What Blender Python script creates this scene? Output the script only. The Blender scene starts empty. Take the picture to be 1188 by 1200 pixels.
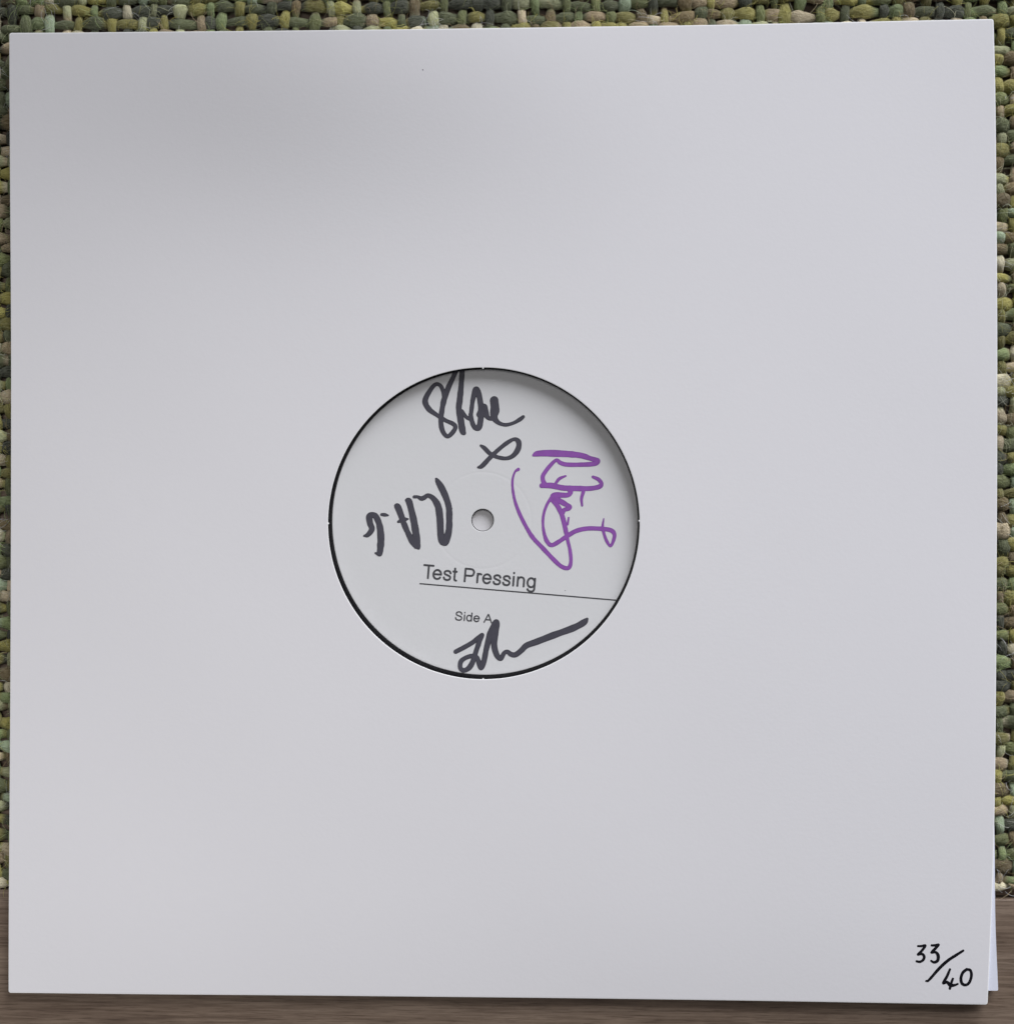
import bpy, math, random
import numpy as np

# All measures below are millimetres on the real thing (origin = middle of the
# sleeve, x right, y up the sleeve, z up from the floor); MM turns them into metres.
MM = 0.001
random.seed(7)
rng = np.random.default_rng(7)
scene = bpy.context.scene
col = scene.collection

CAM = {"pos":[18.144,-0.466,419.303],"rot":[0.001267,0.034788,-0.000208],"lens":46.1019}
FRONT = {"top":[[-156.009,154.128],[-116.712,153.001],[-75.17,151.972],[-34.65,151.934],[5.562,152.78],[32.469,153.477],[72.892,154.144],[113.125,154.7],[156.767,155.088]],"right":[[156.767,155.088],[157.384,128.734],[157.779,80.454],[157.858,40.233],[157.72,-5.339],[157.277,-66.976],[156.749,-101.806],[155.867,-128.611],[154.858,-154.989]],"bottom":[[154.858,-154.989],[113.095,-154.821],[59.469,-154.637],[5.359,-154.677],[-49.25,-154.806],[-104.37,-155.05],[-157.213,-155.232]],"left":[[-157.213,-155.232],[-156.802,-109.952],[-156.471,-54.93],[-156.257,0.1],[-156.24,41.383],[-156.356,96.361],[-156.009,154.128]]}
HOLE = [-3.696,-3.559,49.382]
LABEL = [-3.454,-3.12,48.697]
SPINDLE = [-4.026,-2.549,3.595]
INNER_CORNER = [[157.261,-80.445],[157.387,-128.704],[158.352,-150.752],[123.745,-150.839]]
SPECKS = [[-22.526,139.411],[22.221,-24.914]]
RUG_EDGE = [[-161.504,-123.239],[164.302,-122.447]]
RULE = [[-24.171,-22.815],[38.467,-27.986]]
TITLE_TEXT = {"start":[-23.193,-21.179],"end":[12.806,-24.268],"cap":4.63}
SIDE_TEXT = {"start":[-12.969,-34.481],"end":[-1.214,-35.451],"cap":2.914}
STROKES = {
  "upper": [
    [[-16.73,36.723,0.515],[-16.656,38.557,1.25],[-17.465,40.394,1.25],[-19.046,40.84,1.251],[-20.886,38.755,1.472],[-22.358,35.641,1.766],[-21.254,33.068,1.619],[-18.863,31.227,1.324],[-15.922,29.384,1.25],[-13.533,28.278,1.323],[-12.688,27.175,1.47],[-13.534,25.527,1.47],[-15.188,24.247,1.323],[-16.658,25.718,1.471],[-17.319,28.654,1.544],[-17.025,32.322,1.618],[-16.289,35.988,1.765],[-15.002,39.652,1.691],[-13.531,42.764,1.47],[-12.171,45.876,1.47]],
    [[-10.481,45.869,1.616],[-10.85,40.37,1.69],[-11.328,35.605,1.837],[-11.585,33.039,1.837],[-10.962,29.371,2.057],[-10.411,26.07,2.057],[-9.971,25.262,1.395]],
    [[-10.594,32.303,1.102],[-9.309,30.466,1.175],[-7.84,29.655,1.101]],
    [[-7.84,30.095,1.395],[-7.509,33.027,1.321],[-7.105,35.958,1.542],[-6.297,38.704,1.982],[-5.82,38.886,1.982],[-5.086,37.051,1.761],[-4.5,33.018,1.908],[-4.684,28.987,1.834],[-5.272,26.973,1.835],[-6.556,27.16,1.468],[-7.4,28.995,1.468],[-7.84,31.195,1.322]],
    [[-4.904,31.187,2.201],[-3.62,33.565,2.054],[-3.253,31.915,2.201],[-2.153,30.08,1.32],[-0.503,29.892,1.467]],
    [[-0.318,35.643,2.42],[-0.062,33.004,2.86],[-0.319,30.441,2.2],[0.89,28.679,1.32],[3.162,27.868,1.099],[5.727,28.41,1.099],[7.924,29.612,1.245],[8.949,30.415,1.025]]
  ],
  "cross": [
    [[-4.612,21.292,0.66],[-3.439,20.483,1.321],[-1.605,18.721,1.32],[0.595,17.618,1.246],[3.526,17.174,1.172],[5.724,18.049,1.538],[7.299,20.169,1.684],[7.483,22.365,1.611],[6.165,23.283,1.172],[3.894,22.19,1.319],[0.962,19.889,1.32],[-1.605,17.439,1.393],[-4.173,14.769,1.467],[-5.421,14.331,0.734]]
  ],
  "purple": [
    [[12.172,18.152,0.869],[13.548,18.657,1.811],[17.168,18.795,2.027],[22.955,18.531,2.025],[27.292,18.053,1.806],[30.542,17.034,1.516],[32.636,16.416,1.444],[31.625,15.441,1.588],[28.014,15.157,1.373],[22.954,15.165,1.374],[20.785,15.711,1.302],[19.411,16.546,1.085],[17.167,14.45,1.23],[15.357,11.917,1.231],[15.175,10.469,1.303],[15.645,9.02,1.593]],
    [[14.813,8.478,1.52],[17.889,8.475,1.809],[21.506,7.747,1.663],[25.844,7.563,1.662],[30.179,7.559,1.517],[33.067,8.099,1.516],[33.789,9.074,1.299],[32.887,10.377,1.227],[31.082,11.247,0.866]],
    [[19.156,9.017,0.868],[20.422,10.644,1.013],[22.447,11.547,0.578]],
    [[23.675,7.564,1.88],[23.964,6.298,1.518],[22.952,5.466,1.446],[20.059,5.468,1.736],[18.54,5.216,1.737],[18.612,4.311,1.592],[20.42,3.658,1.736],[22.589,2.426,1.591],[23.674,1.702,1.446],[23.312,1.051,1.157],[22.047,0.762,1.302],[21.504,-0.107,1.374]],
    [[18.069,4.311,1.664],[19.877,1.957,1.519],[21.323,-1.12,1.446],[22.226,-4.739,1.519],[23.02,-8.72,1.084],[23.779,-11.976,1.084],[24.103,-15.232,1.084],[23.741,-17.222,1.229],[22.765,-17.839,1.301],[20.776,-17.045,1.302],[18.245,-14.695,1.302],[14.989,-11.258,1.376],[12.093,-8.182,1.304],[9.92,-4.741,1.159],[7.747,-0.393,1.087],[6.298,3.593,0.943],[5.574,7.58,0.798],[5.574,10.48,0.725],[6.3,12.835,0.653],[7.388,13.667,1.015]],
    [[18.25,5.035,1.158],[16.621,2.682,0.941],[15.498,-0.395,0.869],[15.208,-3.654,0.869],[15.642,-6.913,1.013],[16.618,-9.447,1.303],[18.065,-10.46,1.302],[20.417,-9.264,1.302],[22.948,-7.562,1.374],[25.84,-5.932,1.373],[29.453,-5.172,1.372],[33.784,-5.28,1.371],[36.67,-5.713,1.371],[37.86,-6.905,1.226],[37.679,-8.712,1.082],[36.669,-10.701,0.866],[35.407,-9.075,0.938],[34.506,-6.545,0.938],[34.145,-4.737,0.938],[34.507,-2.026,0.361]],
    [[28.011,6.403,1.084],[27.469,4.305,0.939],[27.649,2.135,0.65]],
    [[23.384,-1.772,0.578],[23.058,-3.834,0.723]]
  ],
  "left": [
    [[-18.815,10.645,0.781],[-18.19,9.592,1.719],[-17.135,7.837,2.031],[-15.769,4.913,1.875],[-14.793,1.6,1.874],[-14.637,-1.906,1.952],[-14.794,-5.802,2.03],[-15.692,-9.115,2.187],[-16.356,-9.699,1.953],[-17.138,-8.921,2.109],[-17.45,-5.803,2.109],[-17.644,-1.906,2.188],[-18.191,1.797,2.11],[-19.675,4.331,1.641],[-21.434,5.346,1.407],[-22.724,4.645,1.486],[-23.663,4.411,1.408],[-24.758,4.919,0.939],[-25.853,4.92,1.017]],
    [[-14.402,1.289,0.625],[-13.7,1.21,0.234]],
    [[-28.279,3.868,1.096],[-27.575,3.478,2.035],[-26.91,1.215,1.956],[-26.011,-2.685,2.112],[-25.229,-7.365,2.19],[-24.838,-10.484,1.956],[-24.447,-11.459,0.939]],
    [[-25.346,-10.952,1.565],[-26.324,-9.315,2.113],[-27.693,-6.976,1.8],[-29.141,-3.66,1.8],[-30.159,-0.734,2.036],[-31.098,1.607,2.036],[-31.607,2.075,1.331]],
    [[-31.02,-3.075,0.705],[-29.454,-2.412,1.566],[-27.81,-2.139,0.47]],
    [[-36.308,-0.733,0.941],[-35.328,-0.812,1.097],[-34.231,-1.007,0.548]],
    [[-41.915,-7.566,0.706],[-40.738,-7.214,1.412],[-39.444,-5.418,1.804],[-40.032,-3.466,2.039],[-40.228,-1.514,2.118],[-39.248,-0.889,1.804],[-38.072,-1.514,1.882],[-36.975,-4.246,1.96],[-36.544,-8.15,2.273],[-36.74,-11.663,2.116],[-36.975,-13.224,1.724]],
    [[-37.289,-13.459,1.176],[-38.269,-13.069,0.627]]
  ],
  "lower": [
    [[-12.608,-44.516,1.405],[-10.211,-43.271,1.487],[-7.321,-41.613,1.486],[-5.256,-39.958,1.486],[-4.101,-39.171,1.238],[-5.05,-41.399,1.486],[-6.083,-44.287,1.569],[-7.115,-47.588,1.651],[-8.354,-49.654,1.652],[-10.006,-50.485,1.487],[-11.121,-49.665,1.487],[-10.956,-47.685,1.487],[-9.386,-46.443,1.404],[-7.321,-45.858,1.321],[-5.877,-46.347,1.486],[-5.051,-48.405,1.733],[-4.433,-49.638,1.568],[-3.607,-47.575,1.733],[-2.781,-43.452,1.815],[-1.543,-38.916,2.062],[0.108,-35.286,1.897],[0.437,-36.027,1.979],[-0.099,-39.324,2.062],[-0.306,-42.62,1.897],[0.518,-45.5,1.732],[1.754,-46.649,1.566],[2.785,-44.998,1.401],[3.816,-44.459,1.401],[5.052,-45.278,1.566],[6.493,-45.396,1.648],[8.347,-44.031,1.647],[9.994,-42.462,1.894],[13.287,-41.217,1.975],[18.634,-39.143,2.055],[24.797,-36.863,2.135],[28.082,-35.128,1.888],[29.231,-33.974,0.903]]
  ],
  "number": [
    [[133.057,-136.608,0.537],[134.131,-136.596,0.671],[135.361,-136.424,0.671],[134.354,-137.949,0.76],[133.056,-139.274,0.582],[134.353,-139.078,0.716],[135.023,-139.906,0.76],[134.687,-140.994,0.76],[133.68,-141.571,0.716],[132.674,-141.425,0.626]],
    [[137.351,-136.333,0.626],[138.379,-136.322,0.715],[139.496,-136.128,0.67],[138.378,-137.451,0.805],[137.26,-138.615,0.581],[138.601,-138.51,0.76],[139.382,-139.584,0.894],[139.202,-141.122,0.849],[138.152,-141.699,0.715],[137.213,-141.236,0.581]],
    [[135.689,-147.645,0.537],[136.584,-147.295,0.715],[139.715,-143.644,0.849],[142.397,-141.129,0.849],[145.077,-139.292,0.804],[147.198,-137.914,0.625]],
    [[143.065,-143.875,0.625],[142.17,-146.098,0.804],[141.052,-148.211,0.76],[142.169,-147.949,0.804],[143.285,-148.906,0.938],[144.625,-148.844,0.714],[145.518,-148.494,0.58]],
    [[144.001,-146.866,0.625],[143.464,-148.339,0.804],[143.106,-149.969,0.715]],
    [[148.31,-143.812,0.759],[147.082,-144.91,0.803],[146.523,-146.722,0.803],[146.857,-148.297,0.803],[147.972,-148.802,0.759],[149.088,-148.044,0.803],[149.759,-146.005,0.803],[149.492,-144.204,0.803],[148.31,-143.812,0.759]]
  ]
}

# ------------------------------------------------------------------ camera
cam_data = bpy.data.cameras.new("camera")
cam = bpy.data.objects.new("camera", cam_data)
col.objects.link(cam)
cam.location = [c * MM for c in CAM["pos"]]
cam.rotation_euler = CAM["rot"]
cam_data.sensor_fit = 'HORIZONTAL'
cam_data.sensor_width = 36.0
cam_data.lens = CAM["lens"]
cam_data.clip_start = 0.01
cam_data.clip_end = 50.0
scene.camera = cam

# ------------------------------------------------------------------ light
world = bpy.data.worlds.new("World")
scene.world = world
world.use_nodes = True
wbg = world.node_tree.nodes["Background"]
wbg.inputs["Color"].default_value = (0.93, 0.94, 1.0, 1)
wbg.inputs["Strength"].default_value = 0.062


def area(name, loc, aim, sx, sy, power, colour, spread=180):
    d = bpy.data.lights.new(name, 'AREA')
    d.shape = 'RECTANGLE'
    d.size, d.size_y = sx, sy
    d.energy = power
    d.color = colour
    d.spread = math.radians(spread)
    o = bpy.data.objects.new(name, d)
    col.objects.link(o)
    o.location = loc
    from mathutils import Vector
    o.rotation_euler = (Vector(aim) - Vector(loc)).to_track_quat('-Z', 'Y').to_euler()
    return o


# window light low from the upper right, added fill lamp aimed off upper left
area("window_light", (0.80, 0.98, 0.588), (0.16, -0.75, 0), 1.3, 0.9, 9.8, (0.945, 0.957, 1.0), 72.9)
area("fill_light", (-0.307, 0.042, 1.023), (-0.386, -0.225, 0), 0.8, 0.7, 0.72, (1.0, 0.98, 0.96), 40.2)

scene.view_settings.view_transform = 'Standard'
scene.view_settings.look = 'None'
scene.view_settings.gamma = 1.0
scene.view_settings.exposure = 0.0
scene.render.engine = 'CYCLES'
try:
    scene.cycles.use_denoising = True
except Exception:
    pass


# ------------------------------------------------------------------ helpers
def mat(name):
    m = bpy.data.materials.new(name)
    m.use_nodes = True
    nt = m.node_tree
    return m, nt, nt.nodes["Principled BSDF"]


def node(nt, kind, **inp):
    n = nt.nodes.new(kind)
    for k, v in inp.items():
        n.inputs[k.replace('_', ' ')].default_value = v
    return n


def mixrgb(nt, fac, a, b, mode='MIX'):
    n = nt.nodes.new('ShaderNodeMix')
    n.data_type = 'RGBA'
    n.blend_type = mode
    for sock, v in ((0, fac), (6, a), (7, b)):
        if isinstance(v, bpy.types.NodeSocket):
            nt.links.new(v, n.inputs[sock])
        else:
            n.inputs[sock].default_value = v if sock == 0 else (*v, 1)
    return n.outputs[2]


def ramp(nt, fac, stops):
    n = nt.nodes.new('ShaderNodeValToRGB')
    nt.links.new(fac, n.inputs[0])
    el = n.color_ramp.elements
    while len(el) < len(stops):
        el.new(0.5)
    for e, (p, c) in zip(el, stops):
        e.position = p
        e.color = (*c, 1)
    return n.outputs[0]


def coords(nt, which='Object', scale=(1, 1, 1)):
    t = nt.nodes.new('ShaderNodeTexCoord')
    mp = nt.nodes.new('ShaderNodeMapping')
    mp.inputs['Scale'].default_value = scale
    nt.links.new(t.outputs[which], mp.inputs[0])
    return mp.outputs[0]


def noise(nt, vec, scale, detail=3.0, rough=0.55):
    n = nt.nodes.new('ShaderNodeTexNoise')
    n.inputs['Scale'].default_value = scale
    n.inputs['Detail'].default_value = detail
    n.inputs['Roughness'].default_value = rough
    if vec is not None:
        nt.links.new(vec, n.inputs['Vector'])
    return n.outputs['Fac']


def bump(nt, height, strength, dist, bsdf):
    b = nt.nodes.new('ShaderNodeBump')
    b.inputs['Strength'].default_value = strength
    b.inputs['Distance'].default_value = dist
    nt.links.new(height, b.inputs['Height'])
    nt.links.new(b.outputs[0], bsdf.inputs['Normal'])


def mesh_obj(name, verts, faces, material, parent=None, smooth=True, sharp=None):
    me = bpy.data.meshes.new(name)
    me.from_pydata((np.asarray(verts, float) * MM).tolist(), [], faces)
    me.materials.append(material)
    if smooth:
        me.polygons.foreach_set('use_smooth', [True] * len(me.polygons))
        if sharp:
            me.set_sharp_from_angle(angle=math.radians(sharp))
    me.update()
    o = bpy.data.objects.new(name, me)
    col.objects.link(o)
    if parent:
        o.parent = parent
    return o


def thing(name, label, cat, group=None):
    o = bpy.data.objects.new(name, None)
    o.empty_display_size = 0.02
    col.objects.link(o)
    o['label'] = label
    o['category'] = cat
    if group:
        o['group'] = group
    return o


def spline(pts, step):
    """Catmull-Rom through rows of numbers, sampled about every `step`."""
    p = np.asarray(pts, float)
    q = np.vstack([2 * p[0] - p[1], p, 2 * p[-1] - p[-2]])
    out = []
    for i in range(1, len(q) - 2):
        n = max(2, int(np.linalg.norm(q[i + 1][:2] - q[i][:2]) / step))
        t = (np.arange(n) / n)[:, None]
        a, b, c, d = q[i - 1], q[i], q[i + 1], q[i + 2]
        out.append(0.5 * (2 * b + (c - a) * t + (2 * a - 5 * b + 4 * c - d) * t ** 2
                          + (3 * b - a - 3 * c + d) * t ** 3))
    out.append(p[-1:])
    return np.vstack(out)


# ------------------------------------------------------------------ materials
def card_material(name, tint, rough, fibre):
    m, nt, b = mat(name)
    v = coords(nt)
    n1 = noise(nt, v, 25, 4)
    n2 = noise(nt, v, 900, 3)
    n3 = noise(nt, v, 320, 4)
    c = mixrgb(nt, n1, [t * 0.975 for t in tint], tint)
    c = mixrgb(nt, n3, [t * 0.97 for t in tint], c)
    nt.links.new(c, b.inputs['Base Color'])
    b.inputs['Roughness'].default_value = rough
    b.inputs['Specular IOR Level'].default_value = 0.4
    bump(nt, n2, fibre, 0.00005, b)
    return m


M_CARD = card_material("white_card", (0.806, 0.795, 0.820), 0.50, 0.35)
M_EDGE = card_material("bright_card_edge", (0.94, 0.94, 0.94), 0.7, 0.3)
M_PAPER = card_material("white_inner_paper", (0.80, 0.82, 0.93), 0.6, 0.3)
M_LABEL = card_material("label_paper", (0.735, 0.735, 0.745), 0.62, 0.4)

M_VINYL, nt, b = mat("black_vinyl")
b.inputs['Base Color'].default_value = (0.006, 0.006, 0.008, 1)
b.inputs['Roughness'].default_value = 0.28
vn = noise(nt, coords(nt), 60, 2)
vr = ramp(nt, vn, [(0.3, (0.22,) * 3), (0.7, (0.34,) * 3)])
nt.links.new(vr, b.inputs['Roughness'])


def ink_material(name, core, rim):
    m, nt, b = mat(name)
    a = nt.nodes.new('ShaderNodeAttribute')
    a.attribute_name = 'pool'
    n = noise(nt, coords(nt), 420, 4)
    r = nt.nodes.new('ShaderNodeMapRange')
    r.inputs[1].default_value, r.inputs[2].default_value = 0.05, 0.30
    nt.links.new(a.outputs['Fac'], r.inputs[0])
    c = mixrgb(nt, r.outputs[0], rim, core)
    d = mixrgb(nt, n, [x * 0.55 for x in core], [x * 1.40 for x in core])
    c2 = mixrgb(nt, 0.5, c, d)
    nt.links.new(c2, b.inputs['Base Color'])
    b.inputs['Roughness'].default_value = 0.55
    b.inputs['Specular IOR Level'].default_value = 0.25
    return m


M_INK = ink_material("faded_black_marker_ink", (0.068, 0.066, 0.085), (0.018, 0.018, 0.026))
M_PURPLE = ink_material("purple_marker_ink", (0.285, 0.092, 0.41), (0.17, 0.048, 0.27))
M_PEN = ink_material("black_pen_ink", (0.004, 0.0035, 0.007), (0.006, 0.005, 0.009))
M_PRINT, nt, b = mat("grey_printing_ink")
b.inputs['Base Color'].default_value = (0.050, 0.050, 0.058, 1)
b.inputs['Roughness'].default_value = 0.55

# wool: each strand carries its own dye along its length (colour attribute)
M_WOOL, nt, b = mat("space_dyed_wool")
a = nt.nodes.new('ShaderNodeAttribute')
a.attribute_name = 'dye'
uv = nt.nodes.new('ShaderNodeUVMap')
mp = nt.nodes.new('ShaderNodeMapping')
mp.inputs['Scale'].default_value = (0.55, 22.0, 1)
mp.inputs['Rotation'].default_value = (0, 0, 0.5)
nt.links.new(uv.outputs[0], mp.inputs[0])
fib = noise(nt, mp.outputs[0], 1.0, 4, 0.7)
grain = noise(nt, coords(nt), 1400, 3, 0.7)
lo = mixrgb(nt, 1.0, a.outputs['Color'], (0.55, 0.55, 0.52), 'MULTIPLY')
hi = mixrgb(nt, 0.16, a.outputs['Color'], (0.62, 0.62, 0.52))
streak = nt.nodes.new('ShaderNodeMapRange')
streak.inputs[1].default_value, streak.inputs[2].default_value = 0.30, 0.70
nt.links.new(fib, streak.inputs[0])
c = mixrgb(nt, streak.outputs[0], lo, hi)
nt.links.new(c, b.inputs['Base Color'])
b.inputs['Roughness'].default_value = 0.95
b.inputs['Specular IOR Level'].default_value = 0.15
b.inputs['Sheen Weight'].default_value = 0.08
b.inputs['Sheen Roughness'].default_value = 0.6
addn = nt.nodes.new('ShaderNodeMath')
nt.links.new(fib, addn.inputs[0])
nt.links.new(grain, addn.inputs[1])
bump(nt, addn.outputs[0], 0.8, 0.0005, b)

M_FUZZ, nt, b = mat("loose_wool_fibre")
a = nt.nodes.new('ShaderNodeAttribute')
a.attribute_name = 'dye'
nt.links.new(a.outputs['Color'], b.inputs['Base Color'])
b.inputs['Roughness'].default_value = 0.9


def wood_material():
    m, nt, b = mat("brown_wood_grain")
    info = nt.nodes.new('ShaderNodeObjectInfo')
    t = nt.nodes.new('ShaderNodeTexCoord')
    add = nt.nodes.new('ShaderNodeVectorMath')
    add.operation = 'ADD'
    nt.links.new(t.outputs['Object'], add.inputs[0])
    nt.links.new(info.outputs['Random'], add.inputs[1])

    def mapped(s):
        mp = nt.nodes.new('ShaderNodeMapping')
        mp.inputs['Scale'].default_value = s
        nt.links.new(add.outputs[0], mp.inputs[0])
        return mp.outputs[0]
    wide = noise(nt, mapped((11, 130, 1)), 1.0, 5, 0.62)
    fine = noise(nt, mapped((35, 900, 1)), 1.0, 5, 0.7)
    pores = noise(nt, mapped((110, 2600, 1)), 1.0, 3, 0.7)
    base = ramp(nt, wide, [(0.26, (0.120, 0.082, 0.060)), (0.48, (0.200, 0.146, 0.108)),
                           (0.72, (0.265, 0.202, 0.154))])
    f = ramp(nt, fine, [(0.34, (0.52, 0.48, 0.46)), (0.60, (1.08, 1.08, 1.08))])
    c = mixrgb(nt, 0.85, base, f, 'MULTIPLY')
    p = ramp(nt, pores, [(0.34, (0.42, 0.39, 0.37)), (0.47, (1, 1, 1))])
    c = mixrgb(nt, 0.7, c, p, 'MULTIPLY')
    nt.links.new(c, b.inputs['Base Color'])
    b.inputs['Roughness'].default_value = 0.5
    b.inputs['Specular IOR Level'].default_value = 0.35
    bump(nt, fine, 0.25, 0.0002, b)
    return m


M_WOOD = wood_material()
M_SUB, nt, b = mat("dark_underlay")
b.inputs['Base Color'].default_value = (0.03, 0.025, 0.02, 1)

# ------------------------------------------------------------------ floor
def box(name, x0, x1, y0, y1, z0, z1, m, parent=None, bev=0.0):
    e = bev
    v = [(x0, y0, z0), (x1, y0, z0), (x1, y1, z0), (x0, y1, z0),
         (x0, y0, z1 - e), (x1, y0, z1 - e), (x1, y1, z1 - e), (x0, y1, z1 - e)]
    f = [(3, 2, 1, 0), (0, 1, 5, 4), (1, 2, 6, 5), (2, 3, 7, 6), (3, 0, 4, 7)]
    if e:
        v += [(x0 + e, y0 + e, z1), (x1 - e, y0 + e, z1), (x1 - e, y1 - e, z1), (x0 + e, y1 - e, z1)]
        f += [(4, 5, 9, 8), (5, 6, 10, 9), (6, 7, 11, 10), (7, 4, 8, 11), (8, 9, 10, 11)]
    else:
        f += [(4, 5, 6, 7)]
    return mesh_obj(name, v, f, m, parent, smooth=False)


floor = box("floor", -620, 620, -560, 560, -12, -8.0, M_SUB)
WOOD_TOP = 3.4                # the boards in front of the rug stand almost level with its top
floor['kind'] = 'structure'
floor['label'] = 'brown wood grain floor under the rug and the sleeve'
RUG_FRONT = RUG_EDGE[0][1] + 0.5
for (y0, y1, top, cuts) in ((-560, -338.4, WOOD_TOP, (-620, 130, 620)), (-338, RUG_FRONT, WOOD_TOP, (-620, 470, 620)),
                            (RUG_FRONT + 0.4, 96, 0.0, (-620, -240, 620)), (96.4, 320, 0.0, (-620, 60, 620)),
                            (320.4, 560, 0.0, (-620, -330, 620))):
    for xa, xb in zip(cuts[:-1], cuts[1:]):
        box("plank", xa + 0.2, xb - 0.2, y0, y1, -8.0, top, M_WOOD, floor, bev=0.12)

# ------------------------------------------------------------------ rug
rug = thing("woven_rug", "chunky woven wool rug in mottled greens and browns under the white sleeve", "rug")

PALETTE = [((0.190, 0.175, 0.045), 19), ((0.300, 0.275, 0.075), 12), ((0.350, 0.370, 0.235), 8),
           ((0.165, 0.215, 0.095), 10), ((0.075, 0.090, 0.040), 14), ((0.032, 0.038, 0.026), 11),
           ((0.290, 0.225, 0.155), 11), ((0.500, 0.420, 0.320), 6), ((0.150, 0.110, 0.055), 11),
           ((0.310, 0.400, 0.300), 5), ((0.120, 0.140, 0.050), 11), ((0.570, 0.530, 0.430), 4)]
PW = np.array([w for _, w in PALETTE], float)
PW /= PW.sum()
PC = np.array([c for c, _ in PALETTE])
# bottle green and charcoal yarn at the upper left, painting in the shade there
PW_SHADE = np.array([10, 2, 1, 8, 26, 26, 4, 1, 10, 1, 12, 1], float)
PW_SHADE /= PW_SHADE.sum()

PITCH_X, PITCH_Y = 4.75, 4.05          # warp strands side by side, weft strands one above another
X_LO, X_HI = -232.0, 232.0
E0, E1 = RUG_EDGE
SLOPE = (E1[1] - E0[1]) / (E1[0] - E0[0])
Y_EDGE = E0[1] + SLOPE * (0 - E0[0])
Y_HI = 232.0
N_WARP = int((X_HI - X_LO) / PITCH_X)
N_WEFT = int((Y_HI - Y_EDGE - 2.0) / PITCH_Y)


def wander(n, amp, knots):
    k = rng.normal(0, amp, knots)
    return np.interp(np.linspace(0, knots - 1, n), np.arange(knots), k)


# where each warp / weft runs, shared by both so that crossings meet
warp_x = X_LO + PITCH_X * (np.arange(N_WARP) + 0.5) + rng.normal(0, 0.42, N_WARP)
weft_y = Y_EDGE + 2.6 + PITCH_Y * np.arange(N_WEFT) + rng.normal(0, 0.34, N_WEFT)
wx = np.array([wander(N_WEFT, 0.72, 46) for _ in range(N_WARP)])      # sideways drift of warp i at weft j
wy = np.array([wander(N_WARP, 0.62, 46) for _ in range(N_WEFT)])      # drift of weft j at warp i
fat_warp = rng.uniform(0.68, 1.30, (N_WARP, N_WEFT)) * rng.uniform(0.82, 1.15, (N_WARP, 1))
fat_weft = rng.uniform(0.70, 1.24, (N_WEFT, N_WARP)) * rng.uniform(0.86, 1.12, (N_WEFT, 1))


def under_sleeve(x, y):
    return (abs(x) < 147) and (abs(y + 2) < 146)


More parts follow.
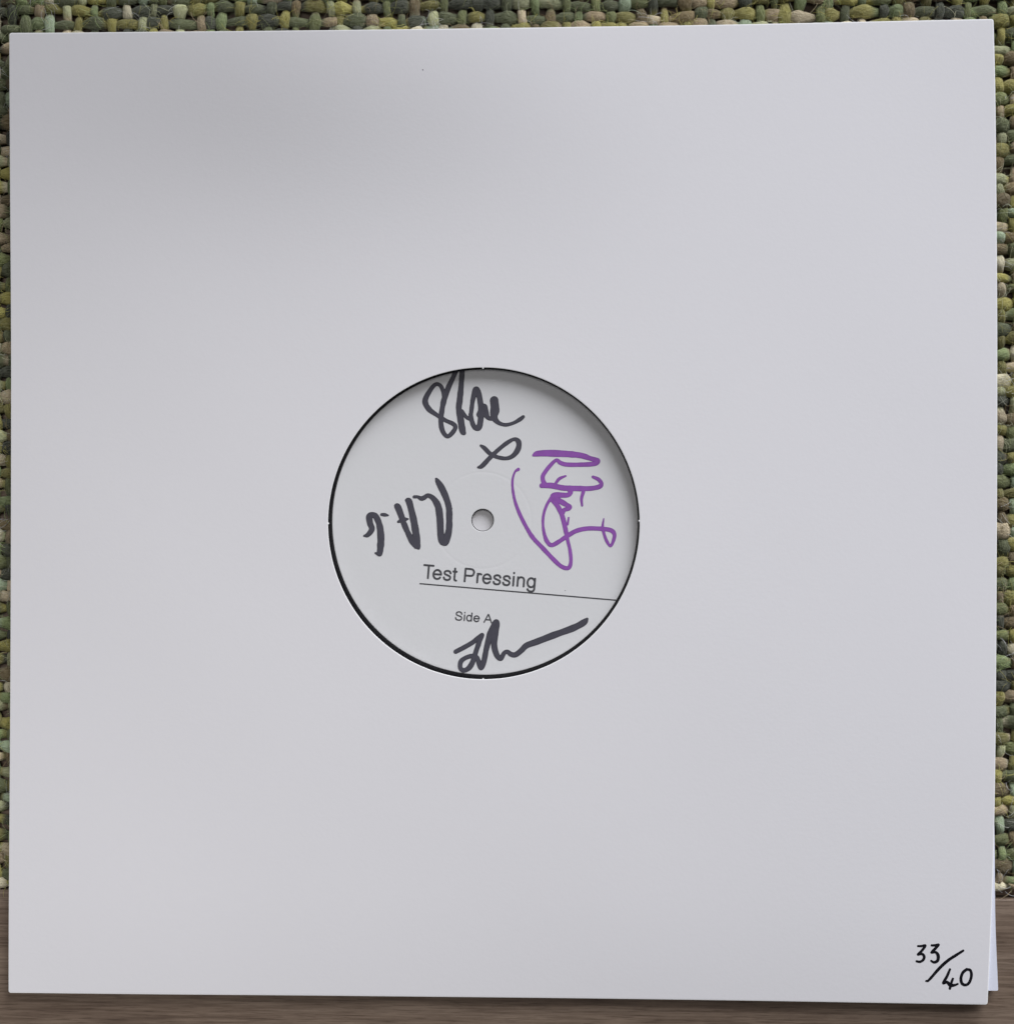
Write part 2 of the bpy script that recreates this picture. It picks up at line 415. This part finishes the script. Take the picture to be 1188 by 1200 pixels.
def strand(name, centres, sign0, width, height, amp, fat, axis):
    """One yarn: crosses at `centres` (n,2), going over where sign is +1."""
    n = len(centres)
    rows, rad_w, rad_h, dye, ulen = [], [], [], [], []
    # dye changes along the strand in lengths of one to four stitches
    dcol = np.zeros((n, 3))
    i = 0
    while i < n:
        L = random.choice((1, 2, 2, 2, 3))
        mx, my = centres[i]
        in_shade = axis == 0 and my > 128 and rng.random() < 0.85 * min(max((25 - mx) / 60.0, 0.0), 1.0)
        c = PC[rng.choice(len(PC), p=PW_SHADE if in_shade else PW)] * np.array([1.30, 1.27, 1.10]) * rng.uniform(0.66, 1.28)
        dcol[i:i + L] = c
        i += L
    sunk = rng.uniform(0.35, 1.12, n)            # some stitches are pulled tight and lie deeper
    u = 0.0
    prev = None
    for i in range(n):
        a = centres[i]
        bnext = centres[min(i + 1, n - 1)]
        k = 2 if under_sleeve(*a) and under_sleeve(*bnext) else 8
        if i == n - 1:
            k = 1
        for s in range(k):
            t = s / k
            p = a + (bnext - a) * t
            ph = sign0 * (1 if i % 2 == 0 else -1) * math.cos(math.pi * t)
            zz = math.copysign(abs(ph) ** 0.75, ph) * amp * (sunk[i] * (1 - t) + sunk[min(i + 1, n - 1)] * t)
            top = 0.5 + 0.5 * ph                              # 1 on top of a float, 0 beneath
            f = fat[i] * (1 - t) + fat[min(i + 1, n - 1)] * t
            swell = 0.55 + 0.45 * top ** 0.7
            rows.append((p[0], p[1], 1.95 + zz))
            rad_w.append(width * f * swell)
            rad_h.append(height * (0.70 + 0.30 * top) * (0.5 + 0.5 * f))
            tt = min(max((t - 0.35) / 0.3, 0), 1)
            dye.append(dcol[i] * (1 - tt) + dcol[min(i + 1, n - 1)] * tt)
            if prev is not None:
                u += math.dist(prev, rows[-1])
            prev = rows[-1]
            ulen.append(u)
    P = np.array(rows)
    T = np.gradient(P, axis=0)
    T /= np.linalg.norm(T, axis=1)[:, None] + 1e-9
    side = np.cross(np.array([0, 0, 1.0]), T)
    side /= np.linalg.norm(side, axis=1)[:, None] + 1e-9
    up = np.cross(T, side)
    SIDES = 10
    ang = np.arange(SIDES) / SIDES * 2 * math.pi
    m = len(P)
    # a yarn is not a clean pipe: a little lumpiness round and along
    lump = 1 + 0.07 * np.sin(ang[None, :] * 2 + np.array(ulen)[:, None] * 1.1) + rng.normal(0, 0.022, (m, SIDES))
    V = (P[:, None, :]
         + side[:, None, :] * (np.cos(ang)[None, :] * np.array(rad_w)[:, None] * lump)[:, :, None]
         + up[:, None, :] * (np.sin(ang)[None, :] * np.array(rad_h)[:, None] * lump)[:, :, None])
    V[:, :, 2] = np.clip(V[:, :, 2], 0.05, 3.86)
    idx = np.arange(m * SIDES).reshape(m, SIDES)
    q = np.stack([idx[:-1], np.roll(idx, -1, 1)[:-1], np.roll(idx, -1, 1)[1:], idx[1:]], -1).reshape(-1, 4)
    me = bpy.data.meshes.new(name)
    V = V.reshape(-1, 3) * MM
    nf = len(q)
    me.vertices.add(len(V))
    me.vertices.foreach_set('co', V.ravel())
    me.loops.add(nf * 4)
    me.loops.foreach_set('vertex_index', q.ravel())
    me.polygons.add(nf)
    me.polygons.foreach_set('loop_start', np.arange(nf) * 4)
    me.polygons.foreach_set('use_smooth', np.ones(nf, bool))
    me.update(calc_edges=True)
    at = me.attributes.new('dye', 'FLOAT_COLOR', 'POINT')
    dc = np.repeat(np.hstack([np.array(dye), np.ones((m, 1))]), SIDES, 0)
    at.data.foreach_set('color', dc.ravel())
    uvl = me.uv_layers.new(name='UVMap')
    ring = (q // SIDES)
    su = np.array(ulen)[ring] + 37.0 * random.random()
    base = np.tile(np.arange(SIDES), m - 1)
    sv = np.stack([base, base + 1, base + 1, base], -1) / SIDES
    uvl.data.foreach_set('uv', np.stack([su, sv], -1).ravel())
    me.materials.append(M_WOOL)
    me.validate()
    o = bpy.data.objects.new(name, me)
    col.objects.link(o)
    o.parent = rug
    return P, np.array(dye)


visible_pts = []
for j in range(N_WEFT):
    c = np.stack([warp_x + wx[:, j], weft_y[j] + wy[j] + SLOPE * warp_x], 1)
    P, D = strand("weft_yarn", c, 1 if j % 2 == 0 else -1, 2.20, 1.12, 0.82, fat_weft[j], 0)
    visible_pts.append((P, D))
for i in range(N_WARP):
    ys = weft_y + wy[:, i] + SLOPE * (warp_x[i])
    c = np.stack([warp_x[i] + wx[i], ys], 1)
    P, D = strand("warp_yarn", c, -1 if i % 2 == 0 else 1, 1.75, 1.02, 0.90, fat_warp[i], 1)
    visible_pts.append((P, D))

# loose fibres standing off the yarn
PV = np.vstack([p for p, _ in visible_pts])
DV = np.vstack([d for _, d in visible_pts])
keep = (PV[:, 2] > 2.3) & ~((abs(PV[:, 0]) < 155) & (abs(PV[:, 1]) < 153))
keep &= (abs(PV[:, 0]) < 178) & (PV[:, 1] < 178)
PV, DV = PV[keep], DV[keep]
fv, ff, fc = [], [], []
for k in range(7500):
    i = rng.integers(len(PV))
    p = PV[i] + np.array([rng.normal(0, 1.0), rng.normal(0, 1.0), 0.9])
    th = rng.uniform(0, 2 * math.pi)
    d = np.array([math.cos(th), math.sin(th), 0])
    L = rng.uniform(1.2, 5.0)
    curl = rng.normal(0, 0.5)
    rise = rng.uniform(0.2, 1.2)
    r = rng.uniform(0.022, 0.055)
    cdye = np.clip(DV[i] * 1.5 + 0.04, 0, 0.6)
    b0 = len(fv)
    for s in range(5):
        t = s / 4
        cth = th + curl * t * 2
        p = p + np.array([math.cos(cth), math.sin(cth), 0]) * L / 4
        z = min(p[2] + rise * math.sin(math.pi * t), 4.9)
        nrm = np.array([-math.sin(cth), math.cos(cth), 0])
        for e in (-1, 0, 1):
            q = p + nrm * r * e
            fv.append((q[0], q[1], z + (r if e == 0 else 0)))
            fc.append((*cdye, 1))
    for s in range(4):
        a0 = b0 + 3 * s
        ff += [(a0, a0 + 1, a0 + 4, a0 + 3), (a0 + 1, a0 + 2, a0 + 5, a0 + 4), (a0 + 2, a0, a0 + 3, a0 + 5)]
fz = mesh_obj("loose_fibre", fv, ff, M_FUZZ, rug)
at = fz.data.attributes.new('dye', 'FLOAT_COLOR', 'POINT')
at.data.foreach_set('color', np.array(fc).ravel())
fz['kind'] = 'stuff'

# ------------------------------------------------------------------ record sleeve
ZB = 3.9                       # top of the rug
sleeve = thing("record_sleeve",
               "plain white card record sleeve with a round centre cut-out, lying on the rug", "record sleeve")


def outline(front, r=0.8):
    """Closed outline of the panel, clockwise from the top left, with tiny rounded corners."""
    sides = []
    for k in ("top", "right", "bottom", "left"):
        sides.append(spline(front[k], 2.0))
    out = []
    for k in range(4):
        s = sides[k]
        L = np.r_[0, np.cumsum(np.linalg.norm(np.diff(s, axis=0), axis=1))]
        t = np.linspace(r, L[-1] - r, 118)
        pts = np.stack([np.interp(t, L, s[:, 0]), np.interp(t, L, s[:, 1])], 1)
        out.append(pts)
        nxt = sides[(k + 1) % 4]
        corner = s[-1]
        a, b2 = pts[-1], corner + (nxt[1] - nxt[0]) / np.linalg.norm(nxt[1] - nxt[0]) * r
        for w in (0.25, 0.5, 0.75):
            out.append(((1 - w) ** 2 * a + 2 * w * (1 - w) * corner + w * w * b2)[None])
    return np.vstack(out)


OUT = outline(FRONT)
HX, HY, HR = HOLE


def sleeve_top(x, y):
    """Height of the front panel: it bows up over the record and springs up along the upper edge."""
    u, v = np.clip(x / 158.0, -1, 1), np.clip(y / 156.0, -1, 1)
    z = ZB + 2.5 + 3.0 * (1 - u ** 2) * (1 - v ** 2)
    z -= 0.45 * np.clip((-120.0 - y) / 35.0, 0, 1) ** 2          # pressed flat along the lower edge
    z += 0.035 * (np.sin(x / 13.0 + 0.7 * np.sin(y / 29.0)) * np.sin(y / 17.0 + 1.1) + np.sin((x + 1.7 * y) / 31.0 + 0.4))
    z += spring(x, y)
    return z


def spring(x, y):
    # the upper edge springs up a little to the left of the middle
    return 6.8 * np.exp(-(((x + 58) / 88.0) ** 2 + ((y - 160) / 50.0) ** 2))


def ring_panel(name, out, hole, zfun, thick, m, parent, rings=34, power=1.5, roll=0.12, bright_edge=None):
    hx, hy, hr = hole
    th = np.arctan2(out[:, 1] - hy, out[:, 0] - hx)
    inner = np.stack([hx + hr * np.cos(th), hy + hr * np.sin(th)], 1)
    N = len(out)
    layers = []
    ts = [0.0, 0.0012, 0.0024, 0.005] + list((np.arange(1, rings) / rings) ** power) + [0.994, 0.9965, 0.998, 1.0]
    ts = sorted(set(ts))
    for t in ts:
        xy = inner * (1 - t) + out * t
        z = zfun(xy[:, 0], xy[:, 1])
        if t in (0.0, 1.0):
            z = z - roll * thick          # softly rounded cut edge
        layers.append(np.column_stack([xy, z]))
    R = len(layers)
    top = np.vstack(layers)
    bot = top.copy()
    bot[:, 2] -= thick * 0.8
    bot[:N, 2] = top[:N, 2] - thick * (1 - roll)
    bot[-N:, 2] = top[-N:, 2] - thick * (1 - roll)
    V = np.vstack([top, bot])
    F = []
    off = R * N
    for r in range(R - 1):
        for k in range(N):
            k2 = (k + 1) % N
            a, b2, c2, d = r * N + k, r * N + k2, (r + 1) * N + k2, (r + 1) * N + k
            F.append((a, b2, c2, d))
            F.append((off + d, off + c2, off + b2, off + a))
    for r in (0, R - 1):
        for k in range(N):
            k2 = (k + 1) % N
            f = (r * N + k, r * N + k2, off + r * N + k2, off + r * N + k)
            F.append(f[::-1] if r == 0 else f)
    o = mesh_obj(name, V, F, m, parent, smooth=True, sharp=50)
    if bright_edge:                                   # painted highlight along the edges: outermost rings in a lighter card colour
        o.data.materials.append(bright_edge)
        mi = np.zeros(len(F), np.int32)
        q = 2 * N
        mi[:q] = 1
        mi[(R - 2) * q:] = 1
        o.data.polygons.foreach_set('material_index', mi)
    return o


front_panel = ring_panel("front_panel", OUT, HOLE, sleeve_top, 0.42, M_CARD, sleeve, bright_edge=M_EDGE)

# four tiny nicks of card left by the die that cut the opening
for a in (90, 180, 1, -90):
    ca, sa = math.cos(math.radians(a)), math.sin(math.radians(a))
    z = float(sleeve_top(np.array(HX + HR * ca), np.array(HY + HR * sa)))
    nv = []
    for zz in (z - 0.36, z - 0.06):
        for rr, w in ((HR + 0.05, 0.34), (HR - 0.38, 0.16)):
            for s in (-1, 1):
                nv.append((HX + rr * ca - s * w * sa, HY + rr * sa + s * w * ca, zz))
    mesh_obj("die_cut_nick", nv, [(4, 5, 7, 6), (0, 2, 3, 1), (2, 6, 7, 3), (0, 4, 6, 2), (1, 3, 7, 5)],
             M_EDGE, front_panel, smooth=False)


def slab(name, out, z0, z1, m, parent, hole=None):
    if hole is None:
        N = len(out)
        V = [(*p, z1) for p in out] + [(*p, z0) for p in out]
        F = [tuple(range(N))[::-1], tuple(range(N, 2 * N))]
        F += [(k, (k + 1) % N, N + (k + 1) % N, N + k) for k in range(N)]
        return mesh_obj(name, V, F, m, parent, smooth=False)
    return ring_panel(name, out, hole, lambda x, y: z1 + 0 * x, z1 - z0, m, parent, rings=8, power=1.0, roll=0.0)


back_out = OUT * np.array([0.9985, 0.9985])
back_out[:, 0] = np.minimum(back_out[:, 0], 154.0 - 0.012 * np.clip(-back_out[:, 1], 0, None))
slab("back_panel", back_out, ZB + 0.02, ZB + 0.40, M_CARD, sleeve)

# folded edges closing the sleeve along the top, the left and the bottom
for side in ("top", "left", "bottom"):
    s = spline(FRONT[side], 3.0)
    if side == "bottom":
        s = s[s[:, 0] < 152]
    c0 = np.array([0.0, 0.0])
    V, F = [], []
    prof = ((0.0, 1.0), (0.10, 0.75), (0.16, 0.5), (0.10, 0.25), (0.0, 0.0))
    d = np.gradient(s, axis=0)
    d /= np.linalg.norm(d, axis=1)[:, None]
    nrm = np.stack([-d[:, 1], d[:, 0]], 1)
    nrm *= np.sign((nrm * (s - c0)).sum(1))[:, None]
    for p, n_ in zip(s, nrm):
        ztop = float(sleeve_top(p[0], p[1])) - 0.30
        for o_, h in prof:
            q = p + n_ * (o_ - 0.22)
            V.append((q[0], q[1], ZB + 0.42 + (ztop - ZB - 0.42) * h))
    K = len(prof)
    for i in range(len(s) - 1):
        for k in range(K - 1):
            F.append((i * K + k, i * K + k + 1, (i + 1) * K + k + 1, (i + 1) * K + k))
    mesh_obj("folded_edge", V, F, M_CARD, sleeve)

# ------------------------------------------------------------------ inner sleeve
inner = thing("inner_sleeve",
              "bluish white paper inner sleeve poking out at the lower right corner of the sleeve", "inner sleeve")
ic = np.array(INNER_CORNER)
inner_out = outline({
    "top": [[-149, 150.5], [-50, 150.6], [60, 150.3], [152.6, 149.5]],
    "right": [[152.6, 149.5], [154.0, 60], [155.2, -20], [156.5, -80.5], [157.1, -102.0], list(ic[1]), list(ic[2])],
    "bottom": [list(ic[2]), list(ic[3]), [0, -151.3], [-147, -151.6]],
    "left": [[-147, -151.6], [-148, 0], [-149, 150.5]]}, r=0.5)
slab("back_leaf", inner_out - np.array([0.5, -0.4]), ZB + 0.44, ZB + 0.53, M_PAPER, inner, hole=(HX, HY, 54))
ring_panel("front_leaf", inner_out, (HX, HY, 54),
           lambda x, y: np.minimum(ZB + 2.15, sleeve_top(np.minimum(x, 154.0), y) - 0.62), 0.10, M_PAPER, inner,
           rings=40, power=1.0, roll=0.0)

# ------------------------------------------------------------------ record
record = thing("vinyl_record",
               "black vinyl record with a signed white paper label, seen through the round cut-out", "record")
LX, LY, LR = LABEL
SX, SY, SR = SPINDLE


def lathe(name, profile, cx, cy, m, parent, n=256, close=True, sharp=35):
    V, F = [], []
    K = len(profile)
    for i in range(n):
        a = 2 * math.pi * i / n
        for r, z in profile:
            V.append((cx + r * math.cos(a), cy + r * math.sin(a), z))
    for i in range(n):
        j = (i + 1) % n
        for k in range(K if close else K - 1):
            k2 = (k + 1) % K
            F.append((i * K + k, j * K + k, j * K + k2, i * K + k2))
    return mesh_obj(name, V, F, m, parent, sharp=sharp)


ZT = ZB + 2.0
prof = [(SR - 0.20, ZB + 0.6), (SR - 0.20, ZT - 0.2), (SR - 0.02, ZT), (LR + 0.6, ZT), (LR + 1.0, ZT - 0.05)]
for k in range(24):                       # lead-out and the first grooves
    r = LR + 4 + k * 0.9
    prof += [(r, ZT - 0.05), (r + 0.2, ZT - 0.11), (r + 0.4, ZT - 0.05)]
prof += [(142, ZT - 0.06), (145.0, ZT - 0.02), (146.0, ZT - 0.4), (146.2, ZB + 1.2), (145.6, ZB + 0.6)]
lathe("disc", prof, SX, SY, M_VINYL, record)

# the label: outer edge round (LX, LY), spindle hole round (SX, SY), a pressed ring between
NL = 256
levels = [(0.0, -0.20), (0.0, -0.03), (0.12, 0.0), (0.3, 0.0), (0.6, 0.0), (1.0, 0.0), (10.7, 0.0), (11.0, 0.0), (11.3, 0.0), (11.6, -0.012), (11.8, -0.016),
          (12.0, -0.012), (12.3, 0.0), (12.6, 0.0), (13.0, 0.0), (24.0, 0.0), (34.0, 0.0), (44.6, 0.0), (44.95, -0.01), (45.15, -0.05)]
LMAX = levels[-1][0]
ZL = ZB + 2.05
V, F = [], []
for r, dz in levels:
    t = r / LMAX
    tt = t ** 1.6
    for i in range(NL):
        a = 2 * math.pi * i / NL
        rr = SR + (LR - SR) * t
        V.append(((SX * (1 - tt) + LX * tt) + rr * math.cos(a), (SY * (1 - tt) + LY * tt) + rr * math.sin(a), ZL + dz))
for r in range(len(levels) - 1):
    for i in range(NL):
        j = (i + 1) % NL
        F.append((r * NL + i, (r + 1) * NL + i, (r + 1) * NL + j, r * NL + j))
label = mesh_obj("label", V, F, M_LABEL, record)
label['label'] = 'white paper record label with four signatures and printed lettering'
Z_INK = ZL + 0.045


def ink(name, strokes, zfun, m, parent, cell=0.11, wob=0.035, step=0.10, bold=1.04):
    """Marker strokes: the union of the pen's path is cut into one flat film of ink."""
    S = []
    for s in strokes:
        p = spline(s, step)
        n = len(p)
        w = np.interp(np.arange(n), np.arange(0, n + 11, 11), rng.normal(0, wob, len(np.arange(0, n + 11, 11))))
        p[:, 2] = np.clip(p[:, 2] * 0.5 * bold * (1 + w), 0.06, None)
        S.append(p)
    A = np.vstack(S)
    x0, y0 = A[:, 0].min() - 1.5, A[:, 1].min() - 1.5
    nx = int((A[:, 0].max() + 1.5 - x0) / cell) + 2
    ny = int((A[:, 1].max() + 1.5 - y0) / cell) + 2
    G = np.full((ny, nx), -1.0)
    for x, y, r in A:
        k = int((r + 2 * cell) / cell) + 1
        ci, cj = int(round((x - x0) / cell)), int(round((y - y0) / cell))
        i0, i1, j0, j1 = max(ci - k, 0), min(ci + k + 1, nx), max(cj - k, 0), min(cj + k + 1, ny)
        gx = x0 + np.arange(i0, i1) * cell - x
        gy = y0 + np.arange(j0, j1) * cell - y
        d = r - np.sqrt(gx[None, :] ** 2 + gy[:, None] ** 2)
        np.maximum(G[j0:j1, i0:i1], d, out=G[j0:j1, i0:i1])
    V, F, pool = [], [], []
    vid = {}

    def vert(key, x, y, val):
        if key not in vid:
            vid[key] = len(V)
            V.append((x, y, 0))
            pool.append(val)
        return vid[key]
    inside = G > 0
    any_in = inside[:-1, :-1] | inside[1:, :-1] | inside[:-1, 1:] | inside[1:, 1:]
    for j, i in zip(*np.nonzero(any_in)):
        cs = ((i, j), (i + 1, j), (i + 1, j + 1), (i, j + 1))
        poly = []
        for q in range(4):
            a, b2 = cs[q], cs[(q + 1) % 4]
            ga, gb = G[a[1], a[0]], G[b2[1], b2[0]]
            if ga > 0:
                poly.append(vert(a, x0 + a[0] * cell, y0 + a[1] * cell, ga))
            if (ga > 0) != (gb > 0):
                t = ga / (ga - gb)
                key = (min(a, b2), max(a, b2))
                poly.append(vert(key, x0 + (a[0] + (b2[0] - a[0]) * t) * cell,
                                 y0 + (a[1] + (b2[1] - a[1]) * t) * cell, 0.0))
        if len(poly) >= 3:
            F.append(tuple(poly))
    V = np.array(V, float)
    V[:, 2] = zfun(V[:, 0], V[:, 1])
    o = mesh_obj(name, V, F, m, parent)
    at = o.data.attributes.new('pool', 'FLOAT', 'POINT')
    at.data.foreach_set('value', np.array(pool, np.float32))
    return o


flat = lambda x, y: Z_INK + 0 * x
s = ink("signature", STROKES["upper"], flat, M_INK, label)
s['label'] = 'black marker signature at the top of the label'
s = ink("kiss_mark", STROKES["cross"], flat, M_INK, label)
s['label'] = 'looped black marker cross below the top signature'
s = ink("signature", STROKES["purple"], flat, M_PURPLE, label)
s['label'] = 'purple marker signature written sideways on the right of the label'
s = ink("signature", STROKES["left"], flat, M_INK, label)
s['label'] = 'upside down black marker initials left of the spindle hole'
s = ink("signature", STROKES["lower"], flat, M_INK, label)
s['label'] = 'black marker signature with a long tail at the bottom of the label'

# printed lettering: a plain grotesque, each letter as pen paths in em units (stem 0.09 wide)
def arc(cx, cy, rx, ry, a0, a1, n=14):
    return [(cx + rx * math.cos(math.radians(a0 + (a1 - a0) * k / n)),
             cy + ry * math.sin(math.radians(a0 + (a1 - a0) * k / n))) for k in range(n + 1)]


GLYPH = {
    'T': (.611, [[(.065, .672), (.545, .672)], [(.305, .66), (.305, .045)]]),
    'e': (.556, [[(.10, .268), (.455, .268)], arc(.278, .262, .202, .222, 2, 322, 22)]),
    's': (.5, [[(.415, .375), (.365, .455), (.25, .484), (.135, .452), (.098, .378), (.145, .308), (.255, .270),
                (.375, .225), (.412, .145), (.36, .062), (.25, .034), (.125, .062), (.078, .145)]]),
    't': (.278, [[(.133, .63), (.133, .20), (.137, .11), (.165, .055), (.235, .042)], [(.05, .478), (.225, .478)]]),
    'P': (.667, [[(.122, .045), (.122, .66)], [(.13, .674), (.38, .674)], [(.13, .335), (.38, .335)],
                 [(.38, .674), (.50, .650), (.568, .570), (.572, .480), (.535, .390), (.46, .345), (.38, .335)]]),
    'r': (.333, [[(.112, .045), (.112, .475)], [(.112, .30), (.130, .40), (.175, .462), (.235, .474), (.30, .450)]]),
    'i': (.222, [[(.11, .045), (.11, .475)], [(.11, .655), (.11, .672)]]),
    'n': (.556, [[(.112, .045), (.112, .475)], [(.118, .34), (.155, .43), (.235, .478), (.32, .480), (.40, .440),
                 (.435, .36), (.438, .26)], [(.438, .26), (.438, .045)]]),
    'g': (.556, [arc(.258, .262, .188, .222, 0, 360, 24), [(.448, .475), (.448, .02)],
                 [(.448, .02), (.435, -.085), (.375, -.152), (.265, -.172), (.155, -.145), (.095, -.07)]]),
    'S': (.667, [[(.545, .525), (.495, .640), (.34, .686), (.185, .640), (.130, .535), (.175, .435), (.335, .375),
                  (.505, .318), (.565, .205), (.505, .085), (.335, .034), (.155, .085), (.095, .215)]]),
    'd': (.556, [arc(.255, .262, .185, .222, 0, 360, 24), [(.442, .672), (.442, .045)]]),
    'A': (.667, [[(.045, .045), (.318, .67)], [(.622, .045), (.349, .67)], [(.15, .255), (.52, .255)]]),
}


def lettering(name, text, spec, label_text):
    a, b2 = np.array(spec["start"]), np.array(spec["end"])
    d = (b2 - a) / np.linalg.norm(b2 - a)
    n_ = np.array([-d[1], d[0]])
    kern = [-.11 if text[i:i + 2] == 'Te' else 0.0 for i in range(len(text))]
    total = sum(GLYPH[c][0] if c != ' ' else .278 for c in text) + sum(kern) - 0.08
    em = np.linalg.norm(b2 - a) / total
    ey = spec["cap"] / 0.716
    paths = []
    x = -0.03
    for ch, k in zip(text, kern):
        if ch != ' ':
            for path in GLYPH[ch][1]:
                pts = []
                for px, py in path:
                    w = a + d * (x + px) * em + n_ * py * ey
                    pts.append([w[0], w[1], 0.106 * em])
                paths.append(pts)
        x += (GLYPH[ch][0] if ch != ' ' else .278) + k
    o = ink(name, paths, lambda x, y: Z_INK - 0.012 + 0 * x, M_PRINT, label, cell=0.05, wob=0.0, bold=1.0)
    o['label'] = label_text
    return o


lettering("printed_title", "Test Pressing", TITLE_TEXT, 'printed words Test Pressing above the thin line')
lettering("printed_side", "Side A", SIDE_TEXT, 'small printed words Side A')
a, b2 = np.array(RULE[0]), np.array(RULE[1])
d = (b2 - a) / np.linalg.norm(b2 - a)
n_ = np.array([-d[1], d[0]]) * 0.205
mesh_obj("printed_rule", [(*(a - n_), Z_INK - 0.014), (*(b2 - n_), Z_INK - 0.014), (*(b2 + n_), Z_INK - 0.014),
                          (*(a + n_), Z_INK - 0.014)], [(0, 1, 2, 3)], M_PRINT, label, smooth=False)

# edition number written on the sleeve in black pen, and two specks of dirt
on_card = lambda x, y: sleeve_top(x, y) + 0.03
s = ink("edition_number", STROKES["number"], on_card, M_PEN, front_panel, cell=0.07, wob=0.03, bold=1.16)
s['label'] = 'handwritten black number 33/40 in the lower right corner'
for k, (x, y) in enumerate(SPECKS):
    w = 0.26 if k == 0 else 0.20
    ink("speck", [[[x, y, w], [x + 0.12, y - 0.08, w * 0.8]]], on_card if k == 0 else flat, M_INK,
        front_panel if k == 0 else label, cell=0.06)
